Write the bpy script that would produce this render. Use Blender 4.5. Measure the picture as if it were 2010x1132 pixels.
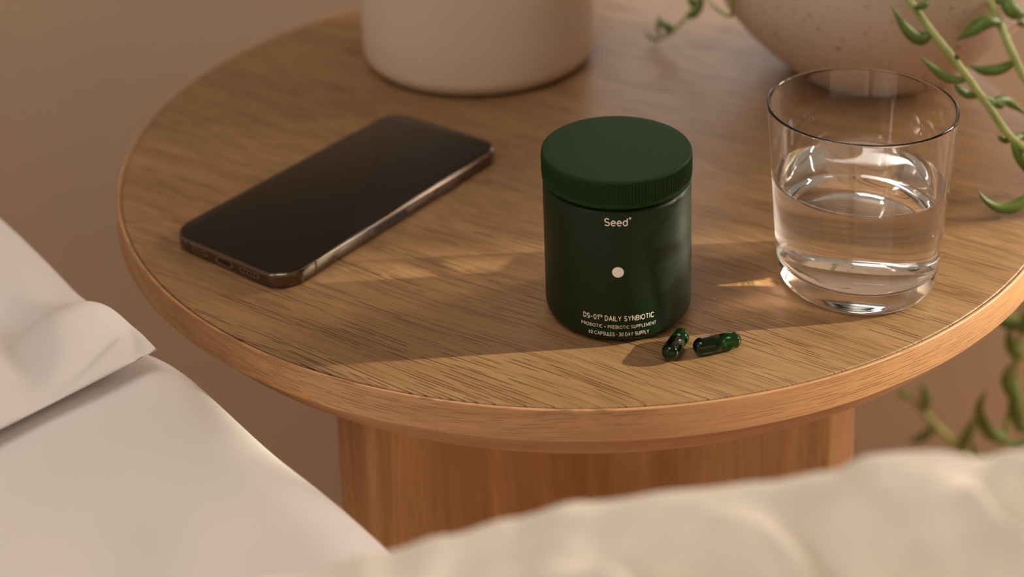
import bpy, bmesh, math, random
from mathutils import Vector, Matrix, noise

# ------------------------------------------------------------------ camera, world, light
for o in list(bpy.data.objects):
    bpy.data.objects.remove(o)
scene = bpy.context.scene
C = scene.collection
S = 10.0                                    # scene units per metre (one unit is 10 cm)
scene.unit_settings.system = 'METRIC'
scene.unit_settings.scale_length = 1.0 / S
T = 0.56                                    # height of the table top above the floor, in metres
PITCH, ROLL, CAM_H = 0.28765586, -0.03252075, 0.35607887
IMG_W = 2010.0
cam_data = bpy.data.cameras.new('camera')
cam = bpy.data.objects.new('camera', cam_data)
C.objects.link(cam)
cp, sp, cr, sr = math.cos(PITCH), math.sin(PITCH), math.cos(ROLL), math.sin(ROLL)
fwd = Vector((0, cp, -sp))
up0 = Vector((0, sp, cp))
rgt = cr * Vector((1, 0, 0)) + sr * up0
upv = -sr * Vector((1, 0, 0)) + cr * up0
m = Matrix((rgt, upv, -fwd)).transposed().to_4x4()
m.translation = Vector((0, 0, T + CAM_H)) * S
cam.matrix_world = m
cam_data.sensor_fit = 'HORIZONTAL'
cam_data.sensor_width = 36.0
cam_data.lens = 2907.283 / IMG_W * 36.0
cam_data.shift_x = -13.074 / IMG_W
cam_data.shift_y = -777.257 / IMG_W
cam_data.clip_start = 0.01 * S
cam_data.dof.use_dof = True
cam_data.dof.focus_distance = 0.615 * S
cam_data.dof.aperture_fstop = 5.2 / S
scene.camera = cam

world = bpy.data.worlds.new('world')
scene.world = world
world.use_nodes = True
world.node_tree.nodes['Background'].inputs['Color'].default_value = (1.0, 0.79, 0.60, 1)
world.node_tree.nodes['Background'].inputs['Strength'].default_value = 0.33

SUN_EL = math.radians(21.0)
sun_data = bpy.data.lights.new('sun', 'SUN')
sun_data.energy = 8.2
sun_data.angle = math.radians(0.8)
sun_data.color = (1.0, 0.94, 0.70)
sun_data.cycles.is_caustics_light = True
sun = bpy.data.objects.new('sun', sun_data)
C.objects.link(sun)
sun_dir = Vector((-math.cos(SUN_EL), -0.06 * math.cos(SUN_EL), -math.sin(SUN_EL)))
sun.rotation_euler = sun_dir.to_track_quat('-Z', 'Y').to_euler()
sun.location = (2.6 * S, 0.75 * S, (T + 1.2) * S)


def area(name, loc, target, sx, sy, power, color):
    d = bpy.data.lights.new(name, 'AREA')
    d.shape = 'RECTANGLE'
    d.size, d.size_y = sx * S, sy * S
    d.energy = power * S * S
    d.color = color
    o = bpy.data.objects.new(name, d)
    C.objects.link(o)
    o.location = Vector(loc) * S
    o.rotation_euler = (Vector(target) - Vector(loc)).to_track_quat('-Z', 'Y').to_euler()
    return o


# soft overhead key, an added area lamp with no window behind it
area('overhead_key', (-0.4, 0.0, 2.4), (-0.05, 0.6, T), 0.9, 0.8, 13.0, (1.0, 0.92, 0.83))
# added area lamp at the far right to brighten the back wall
area('wall_wash', (1.25, 0.98, 1.05), (0.2, 1.14, 0.45), 0.2, 0.7, 17, (1.0, 0.86, 0.74))
# tall narrow window far to the front left
area('front_daylight', (-1.3, -0.5, 1.5), (0.1, 0.6, T), 0.10, 1.3, 3.5, (1.0, 0.93, 0.86))
# sky light entering through the narrow window in the right-hand wall
area('window_skylight', (1.99, 0.6625, T + 0.79), (0.1, 0.6, T), 0.15, 0.19, 3.0, (0.88, 0.95, 1.0))

# daylight in the window of the back wall, above the picture's top edge
area('back_window_daylight', (0.33, 1.17, T + 0.18), (0.33, 0.0, T + 0.16), 0.54, 0.28, 1.05, (1.0, 0.95, 0.88))

scene.cycles.max_bounces = 16
scene.cycles.transmission_bounces = 16
scene.cycles.glossy_bounces = 6
scene.view_settings.view_transform = 'Standard'
scene.view_settings.look = 'None'
scene.view_settings.exposure = -0.28
scene.view_settings.gamma = 1.0
scene.view_settings.use_curve_mapping = False

# ------------------------------------------------------------------ helpers
def link(o, parent=None):
    C.objects.link(o)
    if parent is not None:
        o.parent = parent
    return o


def mesh_obj(name, verts, faces, mat, parent=None, smooth=True, uv=None):
    """uv: function(vertex index, face normal) -> (u, v) in metres"""
    me = bpy.data.meshes.new(name)
    me.from_pydata([tuple(v) for v in verts], [], faces)
    me.validate()
    bm = bmesh.new()
    bm.from_mesh(me)
    bmesh.ops.recalc_face_normals(bm, faces=bm.faces)
    bm.to_mesh(me)
    bm.free()
    if smooth:
        for p in me.polygons:
            p.use_smooth = True
    if uv is not None:
        lay = me.uv_layers.new(name='UVMap')
        for l in me.loops:
            lay.data[l.index].uv = uv(me.vertices[l.vertex_index].co)
    if mat is not None:
        me.materials.append(mat)
    o = bpy.data.objects.new(name, me)
    link(o, parent)
    if parent is not None:
        o.matrix_parent_inverse = Matrix.Identity(4)
    return o


def sharp(o, deg=35):
    me = o.data
    bm = bmesh.new()
    bm.from_mesh(me)
    for e in bm.edges:
        if len(e.link_faces) == 2 and e.calc_face_angle(0) > math.radians(deg):
            e.smooth = False
    bm.to_mesh(me)
    bm.free()
    return o


def empty(name, loc, rz=0.0, label=None, cat=None, group=None):
    o = bpy.data.objects.new(name, None)
    o.empty_display_size = 0.02
    o.location = loc
    o.rotation_euler = (0, 0, rz)
    link(o)
    tag(o, label, cat, group)
    return o


def tag(o, label=None, cat=None, group=None, kind=None):
    if label: o['label'] = label
    if cat: o['category'] = cat
    if group: o['group'] = group
    if kind: o['kind'] = kind
    return o


def lathe_data(prof, n=96, closed=False):
    """prof: list of (r, z). r == 0 makes a pole."""
    verts, rings, faces = [], [], []
    for r, z in prof:
        if r < 1e-7:
            rings.append([len(verts)])
            verts.append((0, 0, z))
        else:
            k = len(verts)
            rings.append(list(range(k, k + n)))
            verts += [(r * math.cos(2 * math.pi * i / n), r * math.sin(2 * math.pi * i / n), z) for i in range(n)]
    pairs = list(zip(rings[:-1], rings[1:]))
    if closed:
        pairs.append((rings[-1], rings[0]))
    for a, b in pairs:
        for i in range(n):
            j = (i + 1) % n
            if len(a) == 1 and len(b) == 1:
                continue
            if len(a) == 1:
                faces.append((a[0], b[i], b[j]))
            elif len(b) == 1:
                faces.append((a[i], a[j], b[0]))
            else:
                faces.append((a[i], a[j], b[j], b[i]))
    return verts, faces


def lathe(name, prof, mat, parent=None, n=96, closed=False, uv=None):
    v, f = lathe_data(prof, n, closed)
    return mesh_obj(name, v, f, mat, parent, True, uv)


def arc(cx, cz, r, a0, a1, n=6):
    return [(cx + r * math.cos(math.radians(a0 + (a1 - a0) * i / n)),
             cz + r * math.sin(math.radians(a0 + (a1 - a0) * i / n))) for i in range(n + 1)]


def catmull(pts, n):
    P = [Vector(p) for p in pts]
    P = [2 * P[0] - P[1]] + P + [2 * P[-1] - P[-2]]
    out = []
    segs = len(P) - 3
    for k in range(n + 1):
        t = k / n * segs
        i = min(int(t), segs - 1)
        u = t - i
        a, b, c, d = P[i:i + 4]
        out.append(0.5 * ((2 * b) + (c - a) * u + (2 * a - 5 * b + 4 * c - d) * u * u + (3 * b - a - 3 * c + d) * u ** 3))
    return out


def tube(name, pts, rad, mat, parent=None, n=8, flat=1.0, side=None):
    """swept tube; rad(t) gives the radius, flat squashes the section along one axis"""
    verts, faces = [], []
    N = len(pts)
    prev = side or Vector((0, 0, 1))
    for k in range(N):
        t = (pts[min(k + 1, N - 1)] - pts[max(k - 1, 0)]).normalized()
        b = t.cross(prev)
        if b.length < 1e-4:
            b = t.cross(Vector((1, 0, 0)))
        b.normalize()
        c = b.cross(t).normalized()
        prev = c
        r = rad(k / (N - 1))
        for i in range(n):
            a = 2 * math.pi * i / n
            verts.append(pts[k] + b * (math.cos(a) * r) + c * (math.sin(a) * r * flat))
    for k in range(N - 1):
        for i in range(n):
            j = (i + 1) % n
            faces.append((k * n + i, k * n + j, (k + 1) * n + j, (k + 1) * n + i))
    faces.append(tuple(range(n)))
    faces.append(tuple(reversed(range((N - 1) * n, N * n))))
    return mesh_obj(name, verts, faces, mat, parent)


def box_data(x0, x1, y0, y1, z0, z1):
    v = [(x0, y0, z0), (x1, y0, z0), (x1, y1, z0), (x0, y1, z0), (x0, y0, z1), (x1, y0, z1), (x1, y1, z1), (x0, y1, z1)]
    f = [(0, 3, 2, 1), (4, 5, 6, 7), (0, 1, 5, 4), (1, 2, 6, 5), (2, 3, 7, 6), (3, 0, 4, 7)]
    return v, f


def box(name, b, mat, parent=None, bevel=0.0, uv=None):
    v, f = box_data(*b)
    o = mesh_obj(name, v, f, mat, parent, False, uv)
    if bevel:
        md = o.modifiers.new('bevel', 'BEVEL')
        md.width = bevel
        md.segments = 3
    return o


def round_rect(hx, hy, r, n=8):
    pts = []
    for cx, cy, a0 in ((hx - r, hy - r, 0), (-hx + r, hy - r, 90), (-hx + r, -hy + r, 180), (hx - r, -hy + r, 270)):
        for i in range(n + 1):
            a = math.radians(a0 + 90 * i / n)
            pts.append((cx + r * math.cos(a), cy + r * math.sin(a)))
    return pts


def loft(name, loops, mat, parent=None, cap0=True, cap1=True):
    n = len(loops[0])
    verts = [p for l in loops for p in l]
    faces = []
    for k in range(len(loops) - 1):
        for i in range(n):
            j = (i + 1) % n
            faces.append((k * n + i, k * n + j, (k + 1) * n + j, (k + 1) * n + i))
    if cap0: faces.append(tuple(reversed(range(n))))
    if cap1: faces.append(tuple(range((len(loops) - 1) * n, len(loops) * n)))
    return mesh_obj(name, verts, faces, mat, parent)


# ------------------------------------------------------------------ materials
class NT:
    def __init__(self, name):
        self.m = bpy.data.materials.new(name)
        self.m.use_nodes = True
        self.t = self.m.node_tree
        self.b = self.t.nodes['Principled BSDF']

    def n(self, typ, **kw):
        nd = self.t.nodes.new(typ)
        for k, v in kw.items():
            if hasattr(nd, k):
                setattr(nd, k, v)
            else:
                nd.inputs[k.replace('_', ' ')].default_value = v
        return nd

    def l(self, a, b):
        self.t.links.new(a, b)

    def ramp(self, fac, stops):
        r = self.n('ShaderNodeValToRGB')
        el = r.color_ramp.elements
        while len(el) < len(stops):
            el.new(0.5)
        for e, (p, c) in zip(el, stops):
            e.position = p
            e.color = (*c, 1) if len(c) == 3 else c
        self.l(fac, r.inputs[0])
        return r

    def mix(self, a, b, fac, mode='MIX'):
        x = self.n('ShaderNodeMix')
        x.data_type = 'RGBA'
        x.blend_type = mode
        for s, v in ((x.inputs[0], fac), (x.inputs[6], a), (x.inputs[7], b)):
            if hasattr(v, 'is_output') or isinstance(v, bpy.types.NodeSocket):
                self.l(v, s)
            else:
                s.default_value = v if isinstance(v, float) else (*v, 1)
        return x.outputs[2]

    def set(self, **kw):
        for k, v in kw.items():
            s = self.b.inputs[k.replace('_', ' ')]
            s.default_value = (*v, 1) if isinstance(v, tuple) and len(v) == 3 and s.type == 'RGBA' else v
        return self


def plain(name, col, rough=0.5, var=0.06, scale=40.0, bump=0.0, bscale=400.0, **kw):
    """one colour with a faint procedural mottle and an optional fine grain"""
    t = NT(name)
    tc = t.n('ShaderNodeTexCoord')
    no = t.n('ShaderNodeTexNoise', Scale=scale / S, Detail=3.0)
    t.l(tc.outputs['Object'], no.inputs['Vector'])
    lo = tuple(c * (1 - var) for c in col)
    hi = tuple(min(1, c * (1 + var)) for c in col)
    r = t.ramp(no.outputs[0], [(0.3, lo), (0.7, hi)])
    t.l(r.outputs[0], t.b.inputs['Base Color'])
    t.set(Roughness=rough, **kw)
    if bump:
        n2 = t.n('ShaderNodeTexNoise', Scale=bscale / S, Detail=2.0)
        t.l(tc.outputs['Object'], n2.inputs['Vector'])
        bp = t.n('ShaderNodeBump', Strength=bump, Distance=0.0004 * S)
        t.l(n2.outputs[0], bp.inputs['Height'])
        t.l(bp.outputs[0], t.b.inputs['Normal'])
    return t.m


def wood(name, light, dark, pore, rough=0.42, pore_amt=0.95, ring=26.0, wobble=0.02, u_stretch=1.0, rows=1.0):
    """oak: UVs are metres, u along the grain"""
    t = NT(name)
    uv = t.n('ShaderNodeTexCoord')
    # slow sideways drift of the grain
    m0 = t.n('ShaderNodeMapping')
    m0.inputs['Scale'].default_value = (4.0, 9.0, 1)
    t.l(uv.outputs['UV'], m0.inputs[0])
    dr = t.n('ShaderNodeTexNoise', Scale=1.0, Detail=2.0)
    t.l(m0.outputs[0], dr.inputs['Vector'])
    sub = t.n('ShaderNodeVectorMath', operation='SUBTRACT')
    t.l(dr.outputs['Color'], sub.inputs[0]); sub.inputs[1].default_value = (0.5, 0.5, 0.5)
    mul = t.n('ShaderNodeVectorMath', operation='MULTIPLY')
    t.l(sub.outputs[0], mul.inputs[0]); mul.inputs[1].default_value = (0.0, wobble, 0.0)
    add = t.n('ShaderNodeVectorMath', operation='ADD')
    t.l(uv.outputs['UV'], add.inputs[0]); t.l(mul.outputs[0], add.inputs[1])

    def stretched(su, sv, detail=2.0, rough_=0.5):
        mp = t.n('ShaderNodeMapping')
        mp.inputs['Scale'].default_value = (su * u_stretch, sv, 1)
        t.l(add.outputs[0], mp.inputs[0])
        nz = t.n('ShaderNodeTexNoise', Scale=1.0, Detail=detail, Roughness=rough_)
        t.l(mp.outputs[0], nz.inputs['Vector'])
        return nz.outputs[0]
    band = stretched(3.0, ring * 2.2, 3.0)
    fine = stretched(14.0, 420.0, 2.0)
    clus = stretched(7.0, 90.0, 1.0)
    col = t.ramp(band, [(0.32, dark), (0.68, light)]).outputs[0]
    fr = t.ramp(fine, [(0.3, (0.88, 0.87, 0.86)), (0.7, (1.07, 1.07, 1.07))]).outputs[0]
    col = t.mix(col, fr, 1.0, 'MULTIPLY')
    sep = t.n('ShaderNodeSeparateXYZ')
    t.l(add.outputs[0], sep.inputs[0])

    def math_(op, a, b=None, clamp=False):
        x = t.n('ShaderNodeMath', operation=op)
        x.use_clamp = clamp
        for s_, v in ((x.inputs[0], a), (x.inputs[1], b)):
            if v is None: continue
            if isinstance(v, (int, float)): s_.default_value = v
            else: t.l(v, s_)
        return x.outputs[0]

    def dashes(rows, freq, width, thr, soft, off):
        """open pores: thin dashes lying in rows along the grain"""
        r = math_('ADD', math_('MULTIPLY', sep.outputs[1], rows), off)
        row = math_('FLOOR', r)
        fr_ = math_('FRACT', r)
        cv = t.n('ShaderNodeCombineXYZ')
        t.l(math_('MULTIPLY', sep.outputs[0], freq * u_stretch), cv.inputs[0])
        t.l(math_('MULTIPLY', row, 7.31), cv.inputs[1])
        nz_ = t.n('ShaderNodeTexNoise', Scale=1.0, Detail=1.0)
        t.l(cv.outputs[0], nz_.inputs['Vector'])
        on = math_('DIVIDE', math_('SUBTRACT', nz_.outputs[0], thr), soft, True)
        wn = t.n('ShaderNodeTexWhiteNoise', noise_dimensions='1D')
        t.l(row, wn.inputs['W'])
        cen = math_('ADD', math_('MULTIPLY', wn.outputs[0], 0.4), 0.3)
        d = math_('ABSOLUTE', math_('SUBTRACT', fr_, cen))
        ln = math_('SUBTRACT', 1.0, math_('DIVIDE', math_('SUBTRACT', d, width * 0.35), width * 0.65, True))
        return math_('MULTIPLY', on, ln)
    d1 = dashes(640.0 * rows, 36.0, 0.22, 0.485, 0.06, 0.0)
    d2 = math_('MULTIPLY', dashes(1150.0 * rows, 55.0, 0.24, 0.53, 0.07, 0.37), 0.7)
    pmm = math_('MAXIMUM', d1, d2)
    cm = t.ramp(clus, [(0.34, (0.25, 0.25, 0.25)), (0.58, (1, 1, 1))]).outputs[0]
    pf = math_('MULTIPLY', pmm, cm)
    sc_ = math_('MULTIPLY', pf, pore_amt)
    col = t.mix(col, pore, sc_)
    t.l(col, t.b.inputs['Base Color'])
    bp = t.n('ShaderNodeBump', Strength=0.35, Distance=0.0004 * S)
    bp.invert = True
    t.l(pf, bp.inputs['Height'])
    t.l(bp.outputs[0], t.b.inputs['Normal'])
    t.set(Roughness=rough)
    t.b.inputs['Specular IOR Level'].default_value = 0.4
    return t.m


M = {}
OAK_L, OAK_D, OAK_P = (0.325, 0.188, 0.088), (0.262, 0.142, 0.062), (0.075, 0.030, 0.011)
M['oak'] = wood('oak_veneer', OAK_L, OAK_D, OAK_P)
M['oak_edge'] = wood('oak_lipping', (0.54, 0.29, 0.14), (0.43, 0.215, 0.097), (0.17, 0.065, 0.024), pore_amt=0.65, rough=0.5, u_stretch=1.7, rows=1.5)
M['oak_base'] = wood('oak_base', (0.70, 0.39, 0.18), (0.44, 0.22, 0.092), (0.16, 0.065, 0.024), pore_amt=0.35, ring=16, wobble=0.05, rough=0.5)
M['wall'] = plain('wall_paint', (0.54, 0.395, 0.28), 0.85, 0.03, 3.0, 0.15, 300)
M['floor'] = plain('floor_boards', (0.45, 0.29, 0.19), 0.6, 0.1, 6.0)
M['vase'] = plain('cream_ceramic', (0.70, 0.55, 0.42), 0.55, 0.03, 12.0)
M['soil'] = plain('soil', (0.06, 0.04, 0.028), 0.95, 0.4, 120.0, 0.8, 300)
M['jar'] = plain('green_frosted', (0.008, 0.021, 0.007), 0.42, 0.05, 300.0, 0.10, 2500, Specular_IOR_Level=0.22)
M['lid'] = plain('green_lid', (0.013, 0.034, 0.009), 0.6, 0.04, 300.0, 0.12, 2500, Specular_IOR_Level=0.12)
M['print'] = plain('cream_print', (0.95, 0.88, 0.80), 0.6, 0.02, 100.0)
M['screen'] = plain('black_glass', (0.002, 0.0015, 0.001), 0.03, 0.0, Specular_IOR_Level=0.4)
M['steel'] = plain('dark_polished_steel', (0.20, 0.155, 0.12), 0.16, 0.05, 200.0, Metallic=1.0)
M['band'] = plain('dark_band', (0.03, 0.026, 0.022), 0.5, 0.0)
M['port'] = plain('port_black', (0.004, 0.004, 0.004), 0.6, 0.0)
M['port_rim'] = plain('port_metal', (0.33, 0.26, 0.22), 0.35, 0.0, Metallic=1.0)
M['sheet'] = plain('white_cotton', (0.75, 0.70, 0.67), 0.9, 0.02, 8.0, 0.3, 900)
M['blanket'] = plain('cream_knit', (0.86, 0.79, 0.68), 0.95, 0.10, 60.0, 1.0, 260)
M['leaf'] = plain('leaf_green', (0.125, 0.195, 0.032), 0.42, 0.25, 90.0)
M['stem'] = plain('stem_green', (0.36, 0.41, 0.12), 0.5, 0.18, 110.0)
M['scar'] = plain('leaf_scar', (0.05, 0.03, 0.015), 0.8, 0.3, 300.0)

t = NT('speckled_stoneware')
tc = t.n('ShaderNodeTexCoord')
vo = t.n('ShaderNodeTexNoise', Scale=260.0 / S, Detail=2.0)
t.l(tc.outputs['Object'], vo.inputs['Vector'])
t.l(t.ramp(vo.outputs[0], [(0.27, (0.25, 0.18, 0.13)), (0.36, (0.74, 0.59, 0.48))]).outputs[0], t.b.inputs['Base Color'])
t.set(Roughness=0.7)
M['pot'] = t.m

def clear(name, ior):
    t = NT(name)
    t.t.nodes.remove(t.b)
    g = t.n('ShaderNodeBsdfGlass', IOR=ior, Roughness=0.0)
    t.l(g.outputs[0], t.t.nodes['Material Output'].inputs['Surface'])
    return t.m
M['glass'] = clear('clear_glass', 1.46)
M['water'] = clear('water_surface', 1.333)
M['water_wet'] = clear('water_against_glass', 1.333 / 1.46)
for nm, col in (('capsule_cap', (0.002, 0.030, 0.003)), ('capsule_body', (0.004, 0.11, 0.006))):
    t = NT(nm)
    no = t.n('ShaderNodeTexNoise', Scale=300.0 / S, Detail=1.0)
    t.l(t.ramp(no.outputs[0], [(0.3, tuple(c * 0.85 for c in col)), (0.7, col)]).outputs[0], t.b.inputs['Base Color'])
    t.set(Roughness=0.05, IOR=1.45, Transmission_Weight=0.93)
    M[nm] = t.m
M['filling'] = plain('capsule_filling', (0.012, 0.02, 0.004), 0.7, 0.2, 500.0)

# ------------------------------------------------------------------ the setting
WALL_Y = 1.14
tag(box('floor', (-1.6, 2.1, -1.5, WALL_Y, -0.05, 0.0), M['floor']), 'brown floor under the table', 'floor', kind='structure')
def wall_boxes(name, boxes, label):
    wv, wf = [], []
    for b in boxes:
        v, f = box_data(*b)
        k = len(wv)
        wv += v
        wf += [tuple(i + k for i in q) for q in f]
    return tag(mesh_obj(name, wv, wf, M['wall'], smooth=False), label, 'wall', kind='structure')
# back wall with a window above the table
BX0, BX1, BZ0, BZ1 = 0.05, 0.61, T + 0.03, T + 0.33
wall_boxes('wall_back', ((-1.6, BX0, WALL_Y, WALL_Y + 0.1, 0, 2.6), (BX1, 2.1, WALL_Y, WALL_Y + 0.1, 0, 2.6), (BX0, BX1, WALL_Y, WALL_Y + 0.1, 0, BZ0), (BX0, BX1, WALL_Y, WALL_Y + 0.1, BZ1, 2.6)), 'beige wall behind the table')
# unseen right-hand wall; its small opening is shaped to trim the sunbeam
WX, WY0, WY1, WZ0, WZ1 = 2.0, 0.602, 0.741, T + 1.73 * math.tan(SUN_EL) - 0.03, T + 2.18 * math.tan(SUN_EL)
wall_boxes('wall_right', ((WX, WX + 0.1, -1.5, WY0, 0, 2.6), (WX, WX + 0.1, WY1, WALL_Y, 0, 2.6), (WX, WX + 0.1, WY0, WY1, 0, WZ0), (WX, WX + 0.1, WY0, WY1, WZ1, 2.6)), 'unseen beige side wall with a small opening shaped to trim the sun')

# ------------------------------------------------------------------ round oak side table
GR = math.radians(-34)
gu = Vector((math.cos(GR), math.sin(GR)))
gv = Vector((-math.sin(GR), math.cos(GR)))
TX, TY, TR = 0.02973, 0.73903, 0.2445
table = empty('side_table', (TX, TY, 0), 0, 'round oak side table on a crossed panel pedestal', 'table')
uv_top = lambda c: (c.x * gu.x + c.y * gu.y, c.x * gv.x + c.y * gv.y)
top = lathe('tabletop', [(0, T), (0.08, T), (0.16, T), (0.22, T), (TR - 0.0009, T), (TR - 0.0005, T - 0.0003), (TR - 0.0005, T - 0.012), (0, T - 0.012)],
            M['oak'], table, 160, uv=uv_top)
sharp(top, 25)


def ring_uv(c):
    a = math.atan2(c.y, c.x) + math.pi / 2          # seam of the UV at the back (angle wraps there)
    if a > math.pi: a -= 2 * math.pi
    return (a * TR, c.z + 0.6 * math.hypot(c.x, c.y))


# solid lipping around the veneered top, in three bent lengths that meet in butt joints
EDGE = [(TR, T - 0.0004), (TR + 0.0003, T - 0.0001), (TR + 0.0011, T - 0.0001), (TR + 0.0014, T - 0.0004), (TR + 0.0028, T - 0.0132), (TR + 0.0024, T - 0.0138),
        (TR - 0.0125, T - 0.0302), (TR - 0.016, T - 0.0305), (TR - 0.05, T - 0.0305), (TR - 0.05, T - 0.0125), (TR, T - 0.0125)]
def edge_piece(a0, a1):
    n = max(8, int((a1 - a0) / 2.2))
    verts, faces = [], []
    k = len(EDGE)
    for i in range(n + 1):
        a = math.radians(a0 + (a1 - a0) * i / n)
        verts += [(r * math.cos(a), r * math.sin(a), z) for r, z in EDGE]
    for i in range(n):
        for j in range(k):
            q = (j + 1) % k
            faces.append((i * k + j, i * k + q, (i + 1) * k + q, (i + 1) * k + j))
    faces.append(tuple(range(k)))
    faces.append(tuple(reversed(range(n * k, n * k + k))))
    o = mesh_obj('edge_lipping', verts, faces, M['oak_edge'], table, True, ring_uv)
    return sharp(o, 22)
edge_piece(-28.9, 90.0)
edge_piece(90.05, 210.0)
edge_piece(210.05, 331.05)

# pedestal: four upright panels forming a cross
ARM, TH = 0.1685, 0.029
def arm_panel(ang):
    c, s = math.cos(ang), math.sin(ang)
    loops = []
    zs = [0.0, 0.1, 0.2, 0.3, 0.4, T - 0.0305]
    r = 0.005
    for z in zs:
        L = ARM + 0.010 * (1 - z / T) ** 1.5
        sec = [(0.0, -TH / 2)] + [(L - r + r * math.sin(math.radians(a)), -TH / 2 + r - r * math.cos(math.radians(a))) for a in (0, 30, 60, 90)] + \
              [(L - r + r * math.cos(math.radians(a)), TH / 2 - r + r * math.sin(math.radians(a))) for a in (0, 30, 60, 90)] + [(0.0, TH / 2)]
        loops.append([(x * c - y * s, x * s + y * c, z) for x, y in sec])
    o = loft('pedestal_panel', loops, M['oak_base'], table)
    lay = o.data.uv_layers.new(name='UVMap')
    for l in o.data.loops:
        p = o.data.vertices[l.vertex_index].co
        lay.data[l.index].uv = (p.z, (p.x * c + p.y * s) + 0.7 * (-p.x * s + p.y * c) + ang)
    return sharp(o, 60)
for k in range(4):
    arm_panel(math.radians(45 + 90 * k))

# ------------------------------------------------------------------ smartphone
PTH = 0.9190521812
PL, PW, PT = 0.1607, 0.0776, 0.00785
phone = empty('smartphone', (-0.0921745, 0.6704093, T), PTH, 'dark phone lying face up on the oak table', 'phone')
def rr(inset, z, n=8, r=0.0125):
    return [(x, y, z) for x, y in round_rect(PL / 2 - inset, PW / 2 - inset, max(0.002, r - inset), n)]
body = loft('metal_frame', [rr(0.0012, 0.0002), rr(0.0004, 0.0006), rr(0.0, 0.0014), rr(0.0, 0.0064), rr(0.00025, 0.0070), rr(0.0008, 0.00745)], M['steel'], phone)
loft('glass_back', [rr(0.0018, 0.0), rr(0.0012, 0.0003)], M['screen'], phone)
loft('screen', [rr(0.0008, 0.0072), rr(0.0009, 0.0077), rr(0.0013, PT)], M['screen'], phone)
def side_box(name, axis, pos, along0, along1, z0, z1, mat, proud):
    """thin insert on a flat side of the frame; axis 'R' = right long side, 'B' = bottom short side"""
    e = 0.0004
    if axis == 'R':
        b = (along0, along1, -PW / 2 - proud, -PW / 2 + e, z0, z1)
    else:
        b = (-PL / 2 - proud, -PL / 2 + e, along0, along1, z0, z1)
    return box(name, b, mat, phone)
P_ = 0.00006
for x in (-0.0605, 0.0605):
    side_box('antenna_band', 'R', 0, x, x + 0.0011, 0.0006, 0.0070, M['band'], P_)
side_box('antenna_band', 'B', 0, 0.0235, 0.0245, 0.0006, 0.0070, M['band'], P_)
def pill(name, axis, c, half, hz, mat, proud, zc=0.0039):
    n = 8
    pts = []
    for i in range(n + 1):
        a = math.radians(-90 + 180 * i / n); pts.append((half - hz + hz * math.cos(a), hz * math.sin(a)))
    for i in range(n + 1):
        a = math.radians(90 + 180 * i / n); pts.append((-half + hz + hz * math.cos(a), hz * math.sin(a)))
    if axis == 'R':
        lo = [[(c + p, -PW / 2 + d, zc + q) for p, q in pts] for d in (0.0004, -proud)]
    else:
        lo = [[(-PL / 2 + d, c + p, zc + q) for p, q in pts] for d in (0.0004, -proud)]
    return sharp(loft(name, lo, mat, phone), 40)
pill('antenna_window', 'R', -0.0085, 0.0115, 0.0017, M['band'], 0.0001)
pill('power_button', 'R', 0.034, 0.0095, 0.0017, M['steel'], 0.0004)
# charging port and the two perforated grilles on the bottom edge
rim = pill('port_ring', 'B', 0.0, 0.0058, 0.0022, M['port_rim'], 0.00005)
pill('charging_port', 'B', 0.0, 0.0042, 0.0012, M['port'], 0.00012)
for cy, half in ((0.0165, 0.0055), (-0.0165, 0.0068)):
    pill('grille_recess', 'B', cy, half, 0.0014, M['port_rim'], 0.00003)
    n = 4 if cy > 0 else 5
    for i in range(n):
        pill('grille_hole', 'B', cy + (i - (n - 1) / 2) * 0.0022, 0.0007, 0.0007, M['port'], 0.00012)

# ------------------------------------------------------------------ green supplement jar
JX, JY = 0.03761, 0.56751
a_cam = math.atan2(-JY, -JX)
jar = empty('supplement_jar', (JX, JY, T), 0, 'dark green supplement jar with a ribbed lid and white lettering', 'jar')
BR = 0.0315
lathe('jar_body', [(0, 0.0006), (0.020, 0.0006), (0.0245, 0.0)] + arc(BR - 0.0055, 0.0055, 0.0055, -90, 0, 8) +
      [(BR, 0.02), (BR, 0.04), (BR, 0.0585)] + arc(BR - 0.0026, 0.0592, 0.0026, 0, 80, 6) + [(BR - 0.0034, 0.0620), (BR - 0.0034, 0.0660), (0, 0.0660)], M['jar'], jar, 128)
LR, NR = 0.03195, 144
nn = NR * 4
def lid_ring(r, z, rib):
    out = []
    for i in range(nn):
        a = 2 * math.pi * i / nn
        k = i % 4
        d = (-0.00055 if k in (0,) else (-0.00050 if k == 1 else 0.0)) * rib
        out.append(((r + d) * math.cos(a), (r + d) * math.sin(a), z))
    return out
lid_loops = [lid_ring(LR - 0.004, 0.0627, 0), lid_ring(LR - 0.0006, 0.0627, 0), lid_ring(LR - 0.0002, 0.0630, 0), lid_ring(LR - 0.0001, 0.0641, 0),
             lid_ring(LR - 0.0002, 0.0645, 0), lid_ring(LR - 0.0001, 0.0648, 1), lid_ring(LR, 0.0653, 1), lid_ring(LR, 0.0728, 1), lid_ring(LR - 0.0001, 0.0735, 0.5),
             lid_ring(LR - 0.0002, 0.0741, 0), lid_ring(LR - 0.0004, 0.0745, 0), lid_ring(LR - 0.0008, 0.07475, 0), lid_ring(LR - 0.0013, 0.0748, 0), lid_ring(LR - 0.004, 0.0748, 0), lid_ring(LR - 0.015, 0.0748, 0)]
loft('ribbed_lid', lid_loops, M['lid'], jar)


def arc_pts(cx, cy, rx, ry, a0, a1, n=16):
    return [(cx + rx * math.cos(math.radians(a0 + (a1 - a0) * i / n)), cy + ry * math.sin(math.radians(a0 + (a1 - a0) * i / n))) for i in range(n + 1)]


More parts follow.
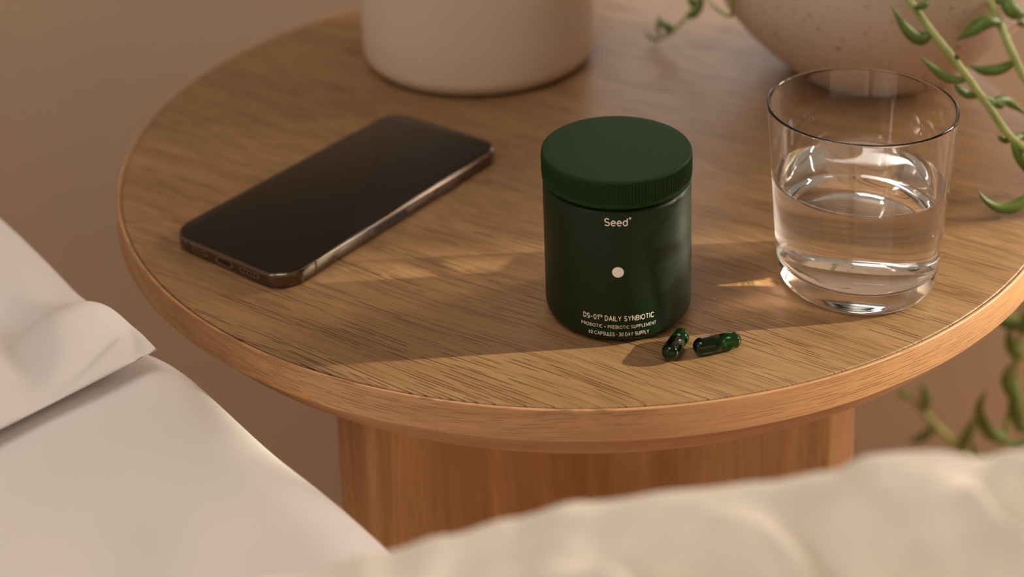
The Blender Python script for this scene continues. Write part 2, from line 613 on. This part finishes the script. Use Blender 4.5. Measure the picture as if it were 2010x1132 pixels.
def glyph(ch):
    """grotesque capitals as centre lines in a cap height of 1: (width, strokes)"""
    A = arc_pts
    if ch == ' ': return 0.42, []
    if ch == 'A': return 0.72, [[(0, 0), (0.36, 1), (0.72, 0)], [(0.13, 0.34), (0.59, 0.34)]]
    if ch == 'B': return 0.56, [[(0, 0), (0, 1), (0.28, 1)] + A(0.28, 0.755, 0.24, 0.245, 90, -90, 12) + [(0, 0.51)], [(0.28, 0.51)] + A(0.29, 0.255, 0.27, 0.255, 90, -90, 12) + [(0, 0)]]
    if ch == 'C': return 0.72, [A(0.40, 0.5, 0.40, 0.5, 42, 318, 28)]
    if ch == 'D': return 0.62, [[(0, 0), (0, 1), (0.22, 1)] + A(0.22, 0.5, 0.42, 0.5, 90, -90, 20) + [(0, 0)]]
    if ch == 'E': return 0.48, [[(0.48, 1), (0, 1), (0, 0), (0.48, 0)], [(0, 0.52), (0.43, 0.52)]]
    if ch == 'I': return 0.0, [[(0, 0), (0, 1)]]
    if ch == 'L': return 0.44, [[(0, 1), (0, 0), (0.44, 0)]]
    if ch == 'M': return 0.76, [[(0, 0), (0, 1), (0.38, 0.12), (0.76, 1), (0.76, 0)]]
    if ch == 'N': return 0.60, [[(0, 0), (0, 1), (0.60, 0), (0.60, 1)]]
    if ch == 'O': return 0.80, [A(0.40, 0.5, 0.40, 0.5, 0, 360, 36)]
    if ch == 'P': return 0.54, [[(0, 0), (0, 1), (0.28, 1)] + A(0.28, 0.73, 0.27, 0.27, 90, -90, 12) + [(0, 0.46)]]
    if ch == 'R': return 0.56, [[(0, 0), (0, 1), (0.28, 1)] + A(0.28, 0.74, 0.26, 0.26, 90, -90, 12) + [(0, 0.48)], [(0.30, 0.48), (0.56, 0)]]
    if ch == 'S': return 0.58, [A(0.29, 0.74, 0.27, 0.26, 28, 270, 20)[:-1] + A(0.29, 0.24, 0.29, 0.24, 90, -155, 20)]
    if ch == 'T': return 0.60, [[(0, 1), (0.60, 1)], [(0.30, 1), (0.30, 0)]]
    if ch == 'U': return 0.58, [[(0, 1), (0, 0.29)] + A(0.29, 0.29, 0.29, 0.29, 180, 360, 18) + [(0.58, 1)]]
    if ch == 'Y': return 0.66, [[(0, 1), (0.33, 0.45), (0.66, 1)], [(0.33, 0.45), (0.33, 0)]]
    if ch == '0': return 0.56, [A(0.28, 0.5, 0.28, 0.5, 0, 360, 32)]
    if ch == '1': return 0.24, [[(0, 0.80), (0.22, 1), (0.22, 0)]]
    if ch == '3': return 0.54, [A(0.26, 0.755, 0.24, 0.245, 150, -90, 18) + A(0.26, 0.255, 0.28, 0.255, 90, -150, 18)]
    if ch == '6': return 0.56, [A(0.28, 0.32, 0.28, 0.32, 0, 360, 28), [(0.03, 0.40), (0.14, 0.66), (0.36, 1.0)]]
    if ch == '-': return 0.40, [[(0, 0.46), (0.40, 0.46)]]
    if ch == '+': return 0.44, [[(0, 0.46), (0.44, 0.46)], [(0.22, 0.24), (0.22, 0.68)]]
    if ch == '*': return 0.06, [A(0.03, 0.46, 0.05, 0.05, 0, 360, 12)]
    if ch == 'e': return 0.50, [[(0.02, 0.36), (0.50, 0.36)] + A(0.255, 0.34, 0.255, 0.345, 4, 318, 26)[1:]]
    if ch == 'd': return 0.50, [A(0.25, 0.34, 0.25, 0.345, 0, 360, 30), [(0.50, 0), (0.50, 1.02)]]
    raise ValueError(ch)


def stroke_mesh(line, w, verts, faces):
    closed = (Vector(line[0]) - Vector(line[-1])).length < 1e-4
    P = [Vector(p) for p in (line[:-1] if closed else line)]
    Q = [P[0]]
    for p in P[1:]:
        if (p - Q[-1]).length > 1e-4: Q.append(p)
    P = Q
    n = len(P)
    base = len(verts)
    for i in range(n):
        a = P[i - 1] if (i > 0 or closed) else None
        c = P[(i + 1) % n] if (i < n - 1 or closed) else None
        d0 = (P[i] - a).normalized() if a is not None else None
        d1 = (c - P[i]).normalized() if c is not None else None
        d0 = d0 or d1
        d1 = d1 or d0
        n0, n1 = Vector((-d0.y, d0.x)), Vector((-d1.y, d1.x))
        mn = n0 + n1
        if mn.length < 1e-3: mn = n0
        mn.normalize()
        k = w / 2 / max(0.35, mn.dot(n0))
        verts += [P[i] + mn * k, P[i] - mn * k]
    for i in range(n if closed else n - 1):
        j = (i + 1) % n
        faces.append((base + 2 * i, base + 2 * i + 1, base + 2 * j + 1, base + 2 * j))


def wrap_text(name, body, width, cap, zc, w=0.13, gap=0.16, ang=0.0):
    verts, faces = [], []
    x = 0.0
    for ch in body:
        if ch == '^':                        # small raised TM
            for c2, dx in (('T', 0.0), ('M', 0.34)):
                for ln in glyph(c2)[1]:
                    stroke_mesh([(x + dx + p * 0.40, 0.60 + q * 0.40) for p, q in ln], w * 0.55, verts, faces)
            x += 0.66 + gap
            continue
        gw, strokes = glyph(ch)
        for ln in strokes:
            stroke_mesh([(x + p + w / 2, w / 2 + q * (1 - w)) for p, q in ln], w, verts, faces)
        x += gw + (gap + w if ch != ' ' else 0)
    xs = [v.x for v in verts]
    x0, x1 = min(xs), max(xs)
    R = BR + 0.00007
    out = []
    for v in verts:
        a = a_cam + ang + ((v.x - x0) / (x1 - x0) - 0.5) * width / BR
        out.append((R * math.cos(a), R * math.sin(a), zc + (v.y - 0.5) * cap))
    me = bpy.data.meshes.new(name)
    me.from_pydata(out, [], faces)
    me.materials.append(M['print'])
    o = bpy.data.objects.new(name, me)
    return link(o, jar)


def wrap_disc(name, r, zc, ang=0.0, rz=None):
    rz = rz or r
    verts = []
    R = BR + 0.00007
    faces = []
    n = 40
    verts.append((R * math.cos(a_cam + ang), R * math.sin(a_cam + ang), zc))
    for i in range(n):
        t_ = 2 * math.pi * i / n
        a = a_cam + ang + r * math.cos(t_) / BR
        verts.append((R * math.cos(a), R * math.sin(a), zc + rz * math.sin(t_)))
    faces = [(0, 1 + i, 1 + (i + 1) % n) for i in range(n)]
    return mesh_obj(name, verts, faces, M['print'], jar)


wrap_text('brand_lettering', 'Seed', 0.0095, 0.0036, 0.0571, 0.135, 0.11, -0.016)
wrap_disc('brand_dot', 0.00046, 0.0587, 0.0052 / BR)
wrap_disc('printed_dot', 0.0024, 0.0343)
wrap_text('product_lettering', 'DS-01^ DAILY SYNBIOTIC', 0.0303, 0.0025, 0.0127, 0.155)
wrap_text('supplement_lettering', 'PROBIOTIC + PREBIOTIC SUPPLEMENT', 0.0322, 0.0016, 0.0087, 0.125, 0.20)
wrap_text('quantity_lettering', '60 CAPSULES * 30 DAY SUPPLY', 0.0257, 0.0018, 0.0053, 0.135)

# ------------------------------------------------------------------ two green capsules
CR = 0.0036
def capsule(p0, p1, label):
    a, b = Vector((*p0, T + CR + 0.00025)), Vector((*p1, T + CR + 0.00025))
    d = (b - a)
    L = d.length + 2 * CR
    mid = (a + b) / 2
    root = empty('capsule', mid - Vector((0, 0, CR + 0.0002)), math.atan2(d.y, d.x), label, 'capsule', 'capsules beside the jar')
    rot = Matrix.Rotation(math.radians(90), 4, 'Y')
    def part(name, prof, mat, n=40):
        v, f = lathe_data(prof, n)
        v = [rot @ Vector(q) + Vector((0, 0, CR + 0.0002)) for q in v]
        return mesh_obj(name, v, f, mat, root)
    h = L / 2
    seam = 0.0008
    # cap covers the near part and overlaps the narrower body
    rc, rb = CR, CR * 0.955
    part('capsule_cap', [(0, -h)] + arc(0, -h + rc, rc, -90, 0, 10)[1:] + [(rc * 1.0, -h + rc + 0.0012), (rc * 0.985, -h + rc + 0.0017), (rc, -h + rc + 0.0022), (rc, seam), (rb, seam + 0.0002), (0, seam + 0.0002)], M['capsule_cap'])
    part('capsule_body', [(0, seam + 0.0004), (rb, seam + 0.0004), (rb, h - rb)] + arc(0, h - rb, rb, 0, 90, 10)[1:-1] + [(0, h)], M['capsule_body'])
    return root
capsule((0.05572, 0.52498), (0.06125, 0.53520), 'dark green capsule touching the foot of the jar')
capsule((0.06875, 0.52784), (0.08201, 0.53145), 'dark green capsule lying apart from the jar, on the right')

# ------------------------------------------------------------------ tumbler of water
GX, GY = 0.14457, 0.58308
R0, R1, GH = 0.0344, 0.0405, 0.0838
def orad(z): return R0 + (R1 - R0) * (z / GH) ** 1.0
outer = [(0, 0.0012), (0.020, 0.0012), (0.027, 0.0004)] + [(R0 - 0.005 + 0.0045 * math.sin(math.radians(a)), 0.0045 - 0.0045 * math.cos(math.radians(a))) for a in (0, 20, 40, 60, 80)]
outer += [(orad(z), z) for z in (0.006, 0.012, 0.02, 0.03, 0.04, 0.05, 0.06, 0.07, 0.078, 0.0815, 0.0826)] + [(orad(GH - 0.0009), GH - 0.0009)]
rimarc = arc(orad(GH) - 0.0007, GH - 0.0007, 0.0007, 10, 170, 12)
WT, BT = 0.0014, 0.0095
irad = lambda z: orad(z) - WT
WZ = 0.0487
fil = [(irad(0.018) - 0.006 + 0.006 * math.cos(math.radians(a)), BT + 0.0065 - 0.0065 * math.sin(math.radians(a))) for a in (12, 30, 50, 70, 90)]
wet = [(irad(z), z) for z in (WZ + 0.0005, WZ + 0.0002, WZ - 0.0005, 0.045, 0.04, 0.03, 0.0215)] + fil + [(0.018, BT - 0.0003), (0.008, BT - 0.0006), (0, BT - 0.0007)]
# the glass ends at the water line on the inside; below it the water's own side is the boundary between water and glass
inner = [(irad(z), z) for z in (0.0822, 0.0805, 0.078, 0.07, 0.06, 0.052)] + [wet[0]]
glass = lathe('drinking_glass', outer + rimarc + inner, M['glass'], None, 160)
glass.location = (GX, GY, T + 0.0001)
glass.cycles.is_caustics_caster = True
for rc_ in ('jar_body', 'ribbed_lid', 'edge_lipping'):
    bpy.data.objects[rc_].cycles.is_caustics_receiver = True
top.cycles.is_caustics_receiver = True
tag(glass, 'clear tapered drinking glass half full of water', 'glass')
surf = [(0, WZ), (0.02, WZ), (0.03, WZ), (irad(WZ) - 0.0016, WZ), (irad(WZ) - 0.0006, WZ + 0.00015), (irad(WZ) - 0.0001, WZ + 0.00045)]
water = lathe('water', list(reversed(wet)) + list(reversed(surf)), M['water_wet'], None, 160)
water.data.materials.append(M['water'])
for p in water.data.polygons:
    if p.center.z > WZ - 0.0001:
        p.material_index = 1
water.location = glass.location
#SHARPW
water.cycles.is_caustics_caster = True
tag(water, 'still clear water filling half of the drinking glass', 'water')

# ------------------------------------------------------------------ cream cylindrical vase at the back
VX, VY, VR, VH = -0.0275, 0.8535, 0.0716, 0.20
vprof = [(0, 0.0015), (VR - 0.014, 0.0015), (VR - 0.012, 0.0)] + [(VR - 0.012 + 0.0115 * math.sin(math.radians(a)), 0.010 - 0.010 * math.cos(math.radians(a))) for a in (15, 35, 55, 75, 90)] + \
        [(VR, 0.03), (VR, 0.1), (VR, VH - 0.003), (VR - 0.001, VH - 0.0008), (VR - 0.003, VH), (VR - 0.005, VH - 0.001), (VR - 0.006, VH - 0.003), (VR - 0.006, 0.03), (VR - 0.012, 0.010), (0, 0.008)]
vase = lathe('ceramic_vase', vprof, M['vase'], None, 128)
vase.location = (VX, VY, T)
tag(vase, 'tall smooth cream ceramic cylinder vase standing behind the phone', 'vase')

# ------------------------------------------------------------------ potted trailing succulent
PX, PY = 0.205, 0.8130
plant = empty('potted_succulent', (PX, PY, T), 0, 'trailing banana-leaf succulent in a speckled stoneware bowl', 'potted plant')
pp = [(0, 0.002), (0.036, 0.002), (0.038, 0.0), (0.0435, 0.0005), (0.0465, 0.003), (0.055, 0.0108), (0.065, 0.0195), (0.074, 0.0285), (0.0845, 0.0415), (0.0915, 0.055), (0.0965, 0.072), (0.0985, 0.092), (0.0985, 0.116),
      (0.0975, 0.1185), (0.0955, 0.1195), (0.0935, 0.1185), (0.0925, 0.116), (0.0925, 0.092), (0.09, 0.07), (0.08, 0.048), (0.06, 0.028), (0.03, 0.012), (0, 0.01)]
lathe('pot', pp, M['pot'], plant, 128)
random.seed(4)
sv, sf = lathe_data([(0, 0.110), (0.03, 0.111), (0.06, 0.109), (0.08, 0.108), (0.0925, 0.106), (0.092, 0.095), (0, 0.09)], 48)
sv = [Vector(v) + Vector((0, 0, 0.004 * noise.noise(Vector(v) * 60))) if Vector(v).xy.length < 0.085 else Vector(v) for v in sv]
mesh_obj('soil', sv, sf, M['soil'], plant)
PLANT=[[[[0.19,0.79,0.678],[0.186,0.73,0.7],[0.19,0.708,0.685],[0.1931,0.705,0.6521],[0.1954,0.6999,0.6457],[0.2033,0.6891,0.634],[0.2126,0.6795,0.6223],[0.2201,0.6732,0.6119],[0.2275,0.6668,0.6014],[0.2333,0.6636,0.5926],[0.2376,0.6605,0.5871],[0.2432,0.656,0.5831],[0.25,0.6477,0.5793],[0.2543,0.6414,0.5729],[0.2551,0.635,0.5641]],0.0019,[[[[0.2035,0.6878,0.632],[0.1987,0.6891,0.6289],[0.1913,0.6891,0.6347],[0.1842,0.6923,0.6465]],0.0031],[[[0.2185,0.6745,0.612],[0.2102,0.6764,0.6125],[0.2023,0.6764,0.6183],[0.1954,0.6764,0.6248]],0.0021],[[[0.2235,0.6694,0.6059],[0.2203,0.6764,0.6034],[0.2155,0.6764,0.6069],[0.2131,0.6764,0.6097]],0.0019],[[[0.2242,0.6681,0.6059],[0.231,0.67,0.602],[0.2352,0.67,0.6002],[0.2349,0.67,0.6041]],0.0019],[[[0.2268,0.6662,0.6023],[0.2366,0.6732,0.6015],[0.2435,0.6764,0.5968],[0.2516,0.6764,0.5906]],0.0022],[[[0.1972,0.6974,0.6422],[0.1989,0.6891,0.6464],[0.2013,0.6891,0.6487],[0.2022,0.6891,0.6517]],0.0017],[[[0.2374,0.6605,0.5866],[0.2372,0.6668,0.5824],[0.2346,0.6668,0.5841],[0.233,0.6668,0.5853]],0.0015],[[[0.2387,0.6598,0.5863],[0.2444,0.6668,0.5843],[0.2487,0.6668,0.5853],[0.2517,0.6668,0.5857]],0.0018],[[[0.238,0.6592,0.5863],[0.2403,0.6573,0.5803],[0.2437,0.6573,0.5736],[0.2461,0.6573,0.5677]],0.0023],[[[0.2545,0.6401,0.5717],[0.2368,0.634,0.5674],[0.2309,0.632,0.5649],[0.2241,0.632,0.5646],[0.2176,0.632,0.5684],[0.2126,0.632,0.575]],0.0023],[[[0.2132,0.6783,0.6231],[0.2145,0.6783,0.623],[0.2154,0.6783,0.6235]],0.0014]]],[[[0.23,0.8,0.678],[0.24,0.735,0.7],[0.243,0.728,0.642],[0.2454,0.721,0.6317],[0.2482,0.713,0.622],[0.2506,0.705,0.6139],[0.2541,0.698,0.6049],[0.2583,0.688,0.5957],[0.262,0.683,0.5838]],0.0021,[[[[0.2479,0.716,0.6259],[0.2392,0.713,0.6271],[0.2313,0.713,0.6221],[0.2239,0.713,0.6172]],0.0033],[[[0.2516,0.703,0.6085],[0.2438,0.701,0.6057],[0.2349,0.701,0.6054],[0.2268,0.701,0.6088]],0.0025],[[[0.2532,0.728,0.6371],[0.2539,0.721,0.6317],[0.2584,0.721,0.6282],[0.2643,0.721,0.6277]],0.0033],[[[0.2671,0.753,0.6149],[0.2719,0.753,0.61],[0.2776,0.753,0.608]],0.0022],[[[0.2473,0.725,0.6339],[0.2507,0.723,0.6345],[0.2536,0.723,0.6378]],0.0016]]],[[[0.15,0.8,0.678],[0.122,0.79,0.6950000000000001],[0.104,0.775,0.685],[0.1036,0.77,0.6449],[0.1092,0.82,0.6146],[0.1076,0.845,0.5957],[0.1032,0.845,0.5876],[0.097,0.845,0.5798],[0.0913,0.85,0.572],[0.0862,0.855,0.5658],[0.082,0.858,0.562]],0.0012,[[[[0.1008,0.845,0.585],[0.1033,0.84,0.5869],[0.1076,0.84,0.5927],[0.1094,0.84,0.5998]],0.0025],[[[0.0913,0.85,0.572],[0.0882,0.85,0.5761],[0.0851,0.85,0.5779],[0.0829,0.85,0.5837]],0.0022],[[[0.0896,0.852,0.5696],[0.0912,0.855,0.572],[0.0919,0.855,0.5747]],0.0022],[[[0.0856,0.856,0.565],[0.0812,0.86,0.5636],[0.0778,0.86,0.5657],[0.0752,0.86,0.5682]],0.0011],[[[0.0868,0.855,0.5661],[0.0836,0.855,0.5703],[0.0833,0.855,0.575],[0.0818,0.855,0.5778]],0.0009],[[[0.1045,0.845,0.5895],[0.1026,0.845,0.5942],[0.1014,0.845,0.5982]],0.002]]],[[[0.17,0.77,0.678],[0.135,0.735,0.7],[0.1161,0.765,0.6329],[0.117,0.77,0.622],[0.1175,0.775,0.6146],[0.1172,0.78,0.6087],[0.1138,0.785,0.6081],[0.1087,0.79,0.611],[0.1047,0.795,0.6155]],0.0011,[[[[0.1059,0.795,0.6142],[0.1024,0.795,0.6174],[0.0994,0.795,0.6219]],0.0013]]],[[[0.27,0.84,0.685],[0.3,0.85,0.6900000000000001],[0.3296,0.83,0.5724],[0.3475,0.85,0.5157],[0.3378,0.86,0.4323],[0.3263,0.86,0.3802],[0.3246,0.86,0.3496],[0.3245,0.86,0.3301],[0.3225,0.86,0.3085],[0.3208,0.86,0.2866],[0.3185,0.86,0.2625],[0.315,0.86,0.2442],[0.3122,0.86,0.2216]],0.0017,[[[[0.3203,0.86,0.2665],[0.3106,0.855,0.2681],[0.304,0.855,0.2744],[0.2986,0.855,0.2903],[0.3026,0.855,0.3048]],0.0031],[[[0.3226,0.86,0.3018],[0.3192,0.855,0.3014],[0.3153,0.855,0.3142],[0.3196,0.855,0.327]],0.0024],[[[0.3249,0.86,0.3301],[0.3214,0.855,0.3312],[0.3164,0.855,0.3407],[0.3149,0.855,0.3539]],0.003],[[[0.315,0.86,0.2442],[0.3128,0.865,0.238],[0.3059,0.865,0.2416],[0.3006,0.865,0.2488],[0.2986,0.865,0.2595]],0.0021],[[[0.3232,0.86,0.3085],[0.322,0.85,0.2914],[0.3255,0.85,0.2785],[0.3324,0.85,0.2726]],0.0027],[[[0.3182,0.86,0.2605],[0.325,0.86,0.2573],[0.3319,0.86,0.2587],[0.3373,0.86,0.261]],0.0021],[[[0.3253,0.86,0.3496],[0.3234,0.87,0.3455],[0.3172,0.87,0.3465],[0.3113,0.87,0.3483]],0.0038],[[[0.3255,0.86,0.3457],[0.3242,0.85,0.356],[0.3248,0.85,0.3675]],0.003]]],[[[0.26,0.86,0.685],[0.3,0.88,0.7],[0.3618,0.86,0.5455],[0.4497,1.0,0.3168],[0.4437,1.03,0.1358],[0.3974,1.02,0.0913],[0.3726,1.01,0.1051],[0.3494,1.0,0.1321],[0.3386,1.0,0.144],[0.3278,1.0,0.1568],[0.3129,1.0,0.1734],[0.3001,1.0,0.1897],[0.2899,1.0,0.2022]],0.0034,[[[[0.3056,1.0,0.183],[0.3071,1.0,0.1932],[0.3051,1.0,0.2025],[0.3015,1.0,0.2101]],0.0026],[[[0.3155,1.0,0.1695],[0.3094,1.0,0.1622],[0.3023,1.0,0.1577],[0.2943,1.0,0.1552]],0.0024],[[[0.3387,1.0,0.1431],[0.3396,1.0,0.1563],[0.3446,1.0,0.1674],[0.3463,1.0,0.1796]],0.0028],[[[0.2933,1.0,0.1984],[0.2884,1.0,0.2004],[0.285,1.0,0.2042]],0.0024]]]]

off = Vector((PX, PY, T))
def stem_r(r):
    return lambda t_: r * (1.0 if t_ < 0.75 else 1.0 - 0.55 * (t_ - 0.75) / 0.25)
def leaf_r(w):
    def f(t_):
        if t_ < 0.12: return w * (0.35 + 0.35 * t_ / 0.12)
        k = (t_ - 0.12) / 0.88
        return w * max(0.03, (0.70 + 0.30 * math.sin(math.pi * min(1, k * 1.15))) * (1 - k ** 3.0) ** 0.8)
    return f
for si, (pts, r, leaves) in enumerate(PLANT):
    st = tube('stem', catmull([Vector(p) - off for p in pts], 8 * len(pts)), stem_r(r), M['stem'], plant, 10)
    for li, (lp, w) in enumerate(leaves):
        scar = (si == 0 and li == 10)
        tube('leaf_scar' if scar else 'leaf', catmull([Vector(p) - off for p in lp], 16), leaf_r(w * (1.5 if si < 4 else 1.9)), M['scar'] if scar else M['leaf'], st, 10, 0.8)

# ------------------------------------------------------------------ bed, pillows, blanket
E_ = Vector((0.65, -0.76)).normalized()          # along the bed side, towards the camera
N_ = Vector((-E_.y, E_.x)) * -1                  # into the bed
if N_.x > 0: N_ = -N_
def grid_obj(name, fn, nu, nv, mat, parent=None, thick=0.0):
    verts = [fn(i / nu, j / nv) for i in range(nu + 1) for j in range(nv + 1)]
    faces = []
    for i in range(nu):
        for j in range(nv):
            a = i * (nv + 1) + j
            faces.append((a, a + 1, a + nv + 2, a + nv + 1))
    o = mesh_obj(name, verts, faces, mat, parent)
    if thick:
        md = o.modifiers.new('thickness', 'SOLIDIFY')
        md.thickness = thick
        md.offset = -1
    return o
def nz(p, s, seed=0.0): return noise.noise(Vector((p[0] * s + seed, p[1] * s - seed, (p[2] if len(p) > 2 else 0) * s + 2 * seed)))

B0 = Vector((-0.1138, 0.5132))
bed = empty('bed', (B0.x + N_.x * 0.3, B0.y + N_.y * 0.3, 0), 0, 'bed made up with a smooth white cotton sheet', 'bed')
boff = Vector((B0.x + N_.x * 0.3, B0.y + N_.y * 0.3, 0))
ZB = T + 0.000
def sag(s):
    k = min(1, max(0, (-0.035 - s) / 0.11))
    return -0.022 * k * k * (3 - 2 * k)            # the mattress gives way under the pillow
def sheet_fn(u, v):
    s = -0.75 + 1.25 * u
    # v: side first (from low up), then rounded edge, then the top
    RR = 0.032
    wob = 0.004 * nz((s, 0.3), 7.0) + 0.002 * nz((s, 1.7), 19.0)
    if v < 0.2:
        t_, z = 0.0, 0.12 + (ZB - RR - 0.12) * (v / 0.2)
    elif v < 0.4:
        a = (v - 0.2) / 0.2 * math.pi / 2
        t_, z = RR - RR * math.cos(a), ZB - RR + RR * math.sin(a)
    else:
        k = (v - 0.4) / 0.6
        t_, z = RR + 0.75 * k ** 1.6, ZB
    q = B0 + E_ * s + N_ * (t_ + wob)
    w = min(1, max(0, (v - 0.2) / 0.25))
    z += sag(s) * min(1, v / 0.2) + w * (0.005 * nz((q.x, q.y), 9.0, 3.0) + 0.0022 * nz((q.x, q.y), 24.0, 1.0) - 0.02 * max(0, s - 0.02) * (1 if v > 0.2 else 0))
    return Vector((q.x, q.y, z)) - boff
grid_obj('fitted_sheet', sheet_fn, 160, 110, M['sheet'], bed, 0.002)
def rect_on_bed(name, s0, s1, t0, t1, z0, z1, mat):
    pts = [B0 + E_ * s + N_ * t_ for s, t_ in ((s0, t0), (s1, t0), (s1, t1), (s0, t1))]
    v = [Vector((p.x, p.y, z)) - boff for z in (z0, z1) for p in pts]
    f = [(0, 3, 2, 1), (4, 5, 6, 7), (0, 1, 5, 4), (1, 2, 6, 5), (2, 3, 7, 6), (3, 0, 4, 7)]
    return mesh_obj(name, v, f, mat, bed, False)
rect_on_bed('bed_base', -0.72, 0.47, 0.012, 0.78, 0.0, T - 0.06, M['sheet'])


def cushion(name, label, s0, s1, t0, t1, zc, h, seed, wr=0.003, p=3.5, nseg=70, extra=None, rc=0.3):
    cs, ct, hs, ht = (s0 + s1) / 2, (t0 + t1) / 2, (s1 - s0) / 2, (t1 - t0) / 2
    base = B0 + E_ * cs + N_ * ct
    verts, faces = [], []
    n = nseg
    for side in (1, -1):
        for i in range(n + 1):
            for j in range(n + 1):
                a, b = 2 * i / n - 1, 2 * j / n - 1
                a = math.copysign(1 - (1 - abs(a)) ** 1.5, a)
                b = math.copysign(1 - (1 - abs(b)) ** 1.5, b)
                th = (max(0, 1 - abs(a) ** p) * max(0, 1 - abs(b) ** p)) ** 0.5
                pin = 1 - 0.06 * (1 - b * b) * a * a
                pin2 = 1 - 0.04 * (1 - a * a) * b * b
                s, t_ = cs + hs * a * math.sqrt(1 - rc * b * b), ct + ht * b * math.sqrt(1 - rc * a * a)
                q = B0 + E_ * s + N_ * t_
                z = zc + sag(s) + (h * th if side > 0 else -0.45 * h * th)
                w = th if side > 0 else 0
                z += w * (wr * 2.2 * nz((q.x, q.y), 11.0, seed) + wr * nz((q.x, q.y), 30.0, seed + 2))
                if extra and side > 0: z += extra(s, t_, th)
                verts.append(Vector((q.x - base.x, q.y - base.y, z - (zc - 0.45 * h))))
    m1 = (n + 1) * (n + 1)
    for k in (0, m1):
        for i in range(n):
            for j in range(n):
                a = k + i * (n + 1) + j
                faces.append((a, a + 1, a + n + 2, a + n + 1))
    o = mesh_obj(name, verts, faces, M['sheet'], None)
    bm = bmesh.new(); bm.from_mesh(o.data)
    bmesh.ops.remove_doubles(bm, verts=bm.verts, dist=0.0004)
    bmesh.ops.recalc_face_normals(bm, faces=bm.faces)
    bm.to_mesh(o.data); bm.free()
    o.location = (base.x, base.y, zc - 0.45 * h)
    tag(o, label, 'pillow')
    return o
def crease(s, t_, th):
    # hump at the near corner, gathered pinch below it and soft folds running back
    d = 0.017 * math.exp(-((s + 0.080) / 0.030) ** 2 - ((t_ - 0.024) / 0.035) ** 2)
    for (cs, ct, ang, amp, wid, ln) in ((-0.047, 0.026, 0.35, -0.010, 0.0035, 0.020), (-0.052, 0.036, 1.1, -0.008, 0.004, 0.030), (-0.058, 0.022, 1.0, 0.005, 0.004, 0.022),
                                        (-0.085, 0.060, 0.25, -0.008, 0.010, 0.06), (-0.075, 0.095, 0.5, 0.005, 0.012, 0.06), (-0.13, 0.05, -0.3, -0.005, 0.012, 0.06)):
        x, y = s - cs, t_ - ct
        l = x * math.cos(ang) + y * math.sin(ang); q = -x * math.sin(ang) + y * math.cos(ang)
        d += amp * math.exp(-(q / wid) ** 2 - (l / ln) ** 2)
    return d * min(1, th * 1.6)
cushion('pillow', 'white pillow with a creased corner, lying on the bed', -0.46, -0.028, 0.008, 0.46, T + 0.009, 0.011, 5.0, extra=crease, rc=0.10, p=4.5, nseg=130)

# cream blanket thrown over the foot of the bed, close to the camera
CREST = [(-0.0668, 0.0748), (-0.0425, 0.081), (-0.025, 0.0856), (-0.0077, 0.0897), (0.0121, 0.0939), (0.0318, 0.0967), (0.0579, 0.0984), (0.0762, 0.1011), (0.0864, 0.1057), (0.1033, 0.1057), (0.1152, 0.1034), (0.1241, 0.1061), (0.1422, 0.1074)]
FOLDS = [(0.1042, 0.305, -1.15, 0.0176, 0.011), (0.0539, 0.305, -1.0, 0.0143, 0.01), (0.014, 0.3, -0.6, 0.011, 0.01), (0.1256, 0.3, -1.2, -0.0198, 0.011), (0.0791, 0.298, -0.9, -0.0154, 0.01), (0.0353, 0.295, -0.8, -0.0132, 0.009), (-0.0186, 0.29, -0.6, 0.0099, 0.01), (0.0, 0.31, -0.35, -0.0066, 0.006), (0.093, 0.29, 0.15, -0.0088, 0.008)]
blk = Vector((0.04, 0.30, 0))
def crest(x):
    P = CREST
    for (xa, za), (xb, zb) in zip(P[:-1], P[1:]):
        if x <= xb:
            k = min(1, max(0, (x - xa) / (xb - xa)))
            k = k * k * (3 - 2 * k)
            return za + (zb - za) * k
    return P[-1][1]
def blanket_fn(u, v):
    x = -0.075 + 0.36 * u
    zc = T + crest(x)
    YC = 0.32
    if v < 0.25:
        k = 1 - v / 0.25
        on_bed = min(1, max(0, (0.085 - x) / 0.03))          # drapes to the mattress, beyond its edge farther down
        drop = (zc - 0.012 - T - 0.014) * on_bed + 0.30 * (1 - on_bed)
        y, z = YC + 0.012 + 0.03 * k, zc - 0.012 - drop * k ** 1.3
    elif v < 0.4:
        a = (v - 0.25) / 0.15 * math.pi / 2
        y, z = YC + 0.012 * math.cos(a), zc - 0.012 + 0.012 * math.sin(a)
    else:
        k = (v - 0.4) / 0.6
        y, z = YC - 0.20 * k, zc - 0.015 * k - 0.025 * k * k
    w = min(1, v / 0.4)
    f = 0.0
    for (x0, y0, ang, amp, wid) in FOLDS:
        q = -(x - x0) * math.sin(ang) + (y - y0) * math.cos(ang)
        f += amp * math.exp(-(q / wid) ** 2)
    hide = min(1, max(0, (v - 0.40) / 0.10))
    z += f * hide + hide * (0.010 * nz((x, y), 32.0, 4.0) + 0.0075 * nz((x, y), 80.0, 6.0) - 0.003) + 0.0012 * nz((x, y), 60.0, 8.0)
    y += 0.003 * nz((x, 0.0), 22.0, 7.0) * w
    return Vector((x, y, z)) - Vector((blk.x, blk.y, 0))
blanket = grid_obj('knit_blanket', blanket_fn, 200, 130, M['blanket'], None, 0.004)
blanket.location = (blk.x, blk.y, 0)
tag(blanket, 'rumpled cream blanket bunched up in the near foreground', 'blanket')

# ------------------------------------------------------------------ metres to scene units (meshes baked, no object scale)
done = set()
for o in list(bpy.data.objects):
    if o.type not in ('MESH', 'EMPTY'):
        continue
    o.location = o.location * S
    if o.type == 'MESH':
        if o.data.name not in done:
            done.add(o.data.name)
            o.data.transform(Matrix.Scale(S, 4))
        for md in o.modifiers:
            if md.type == 'BEVEL': md.width *= S
            if md.type == 'SOLIDIFY': md.thickness *= S
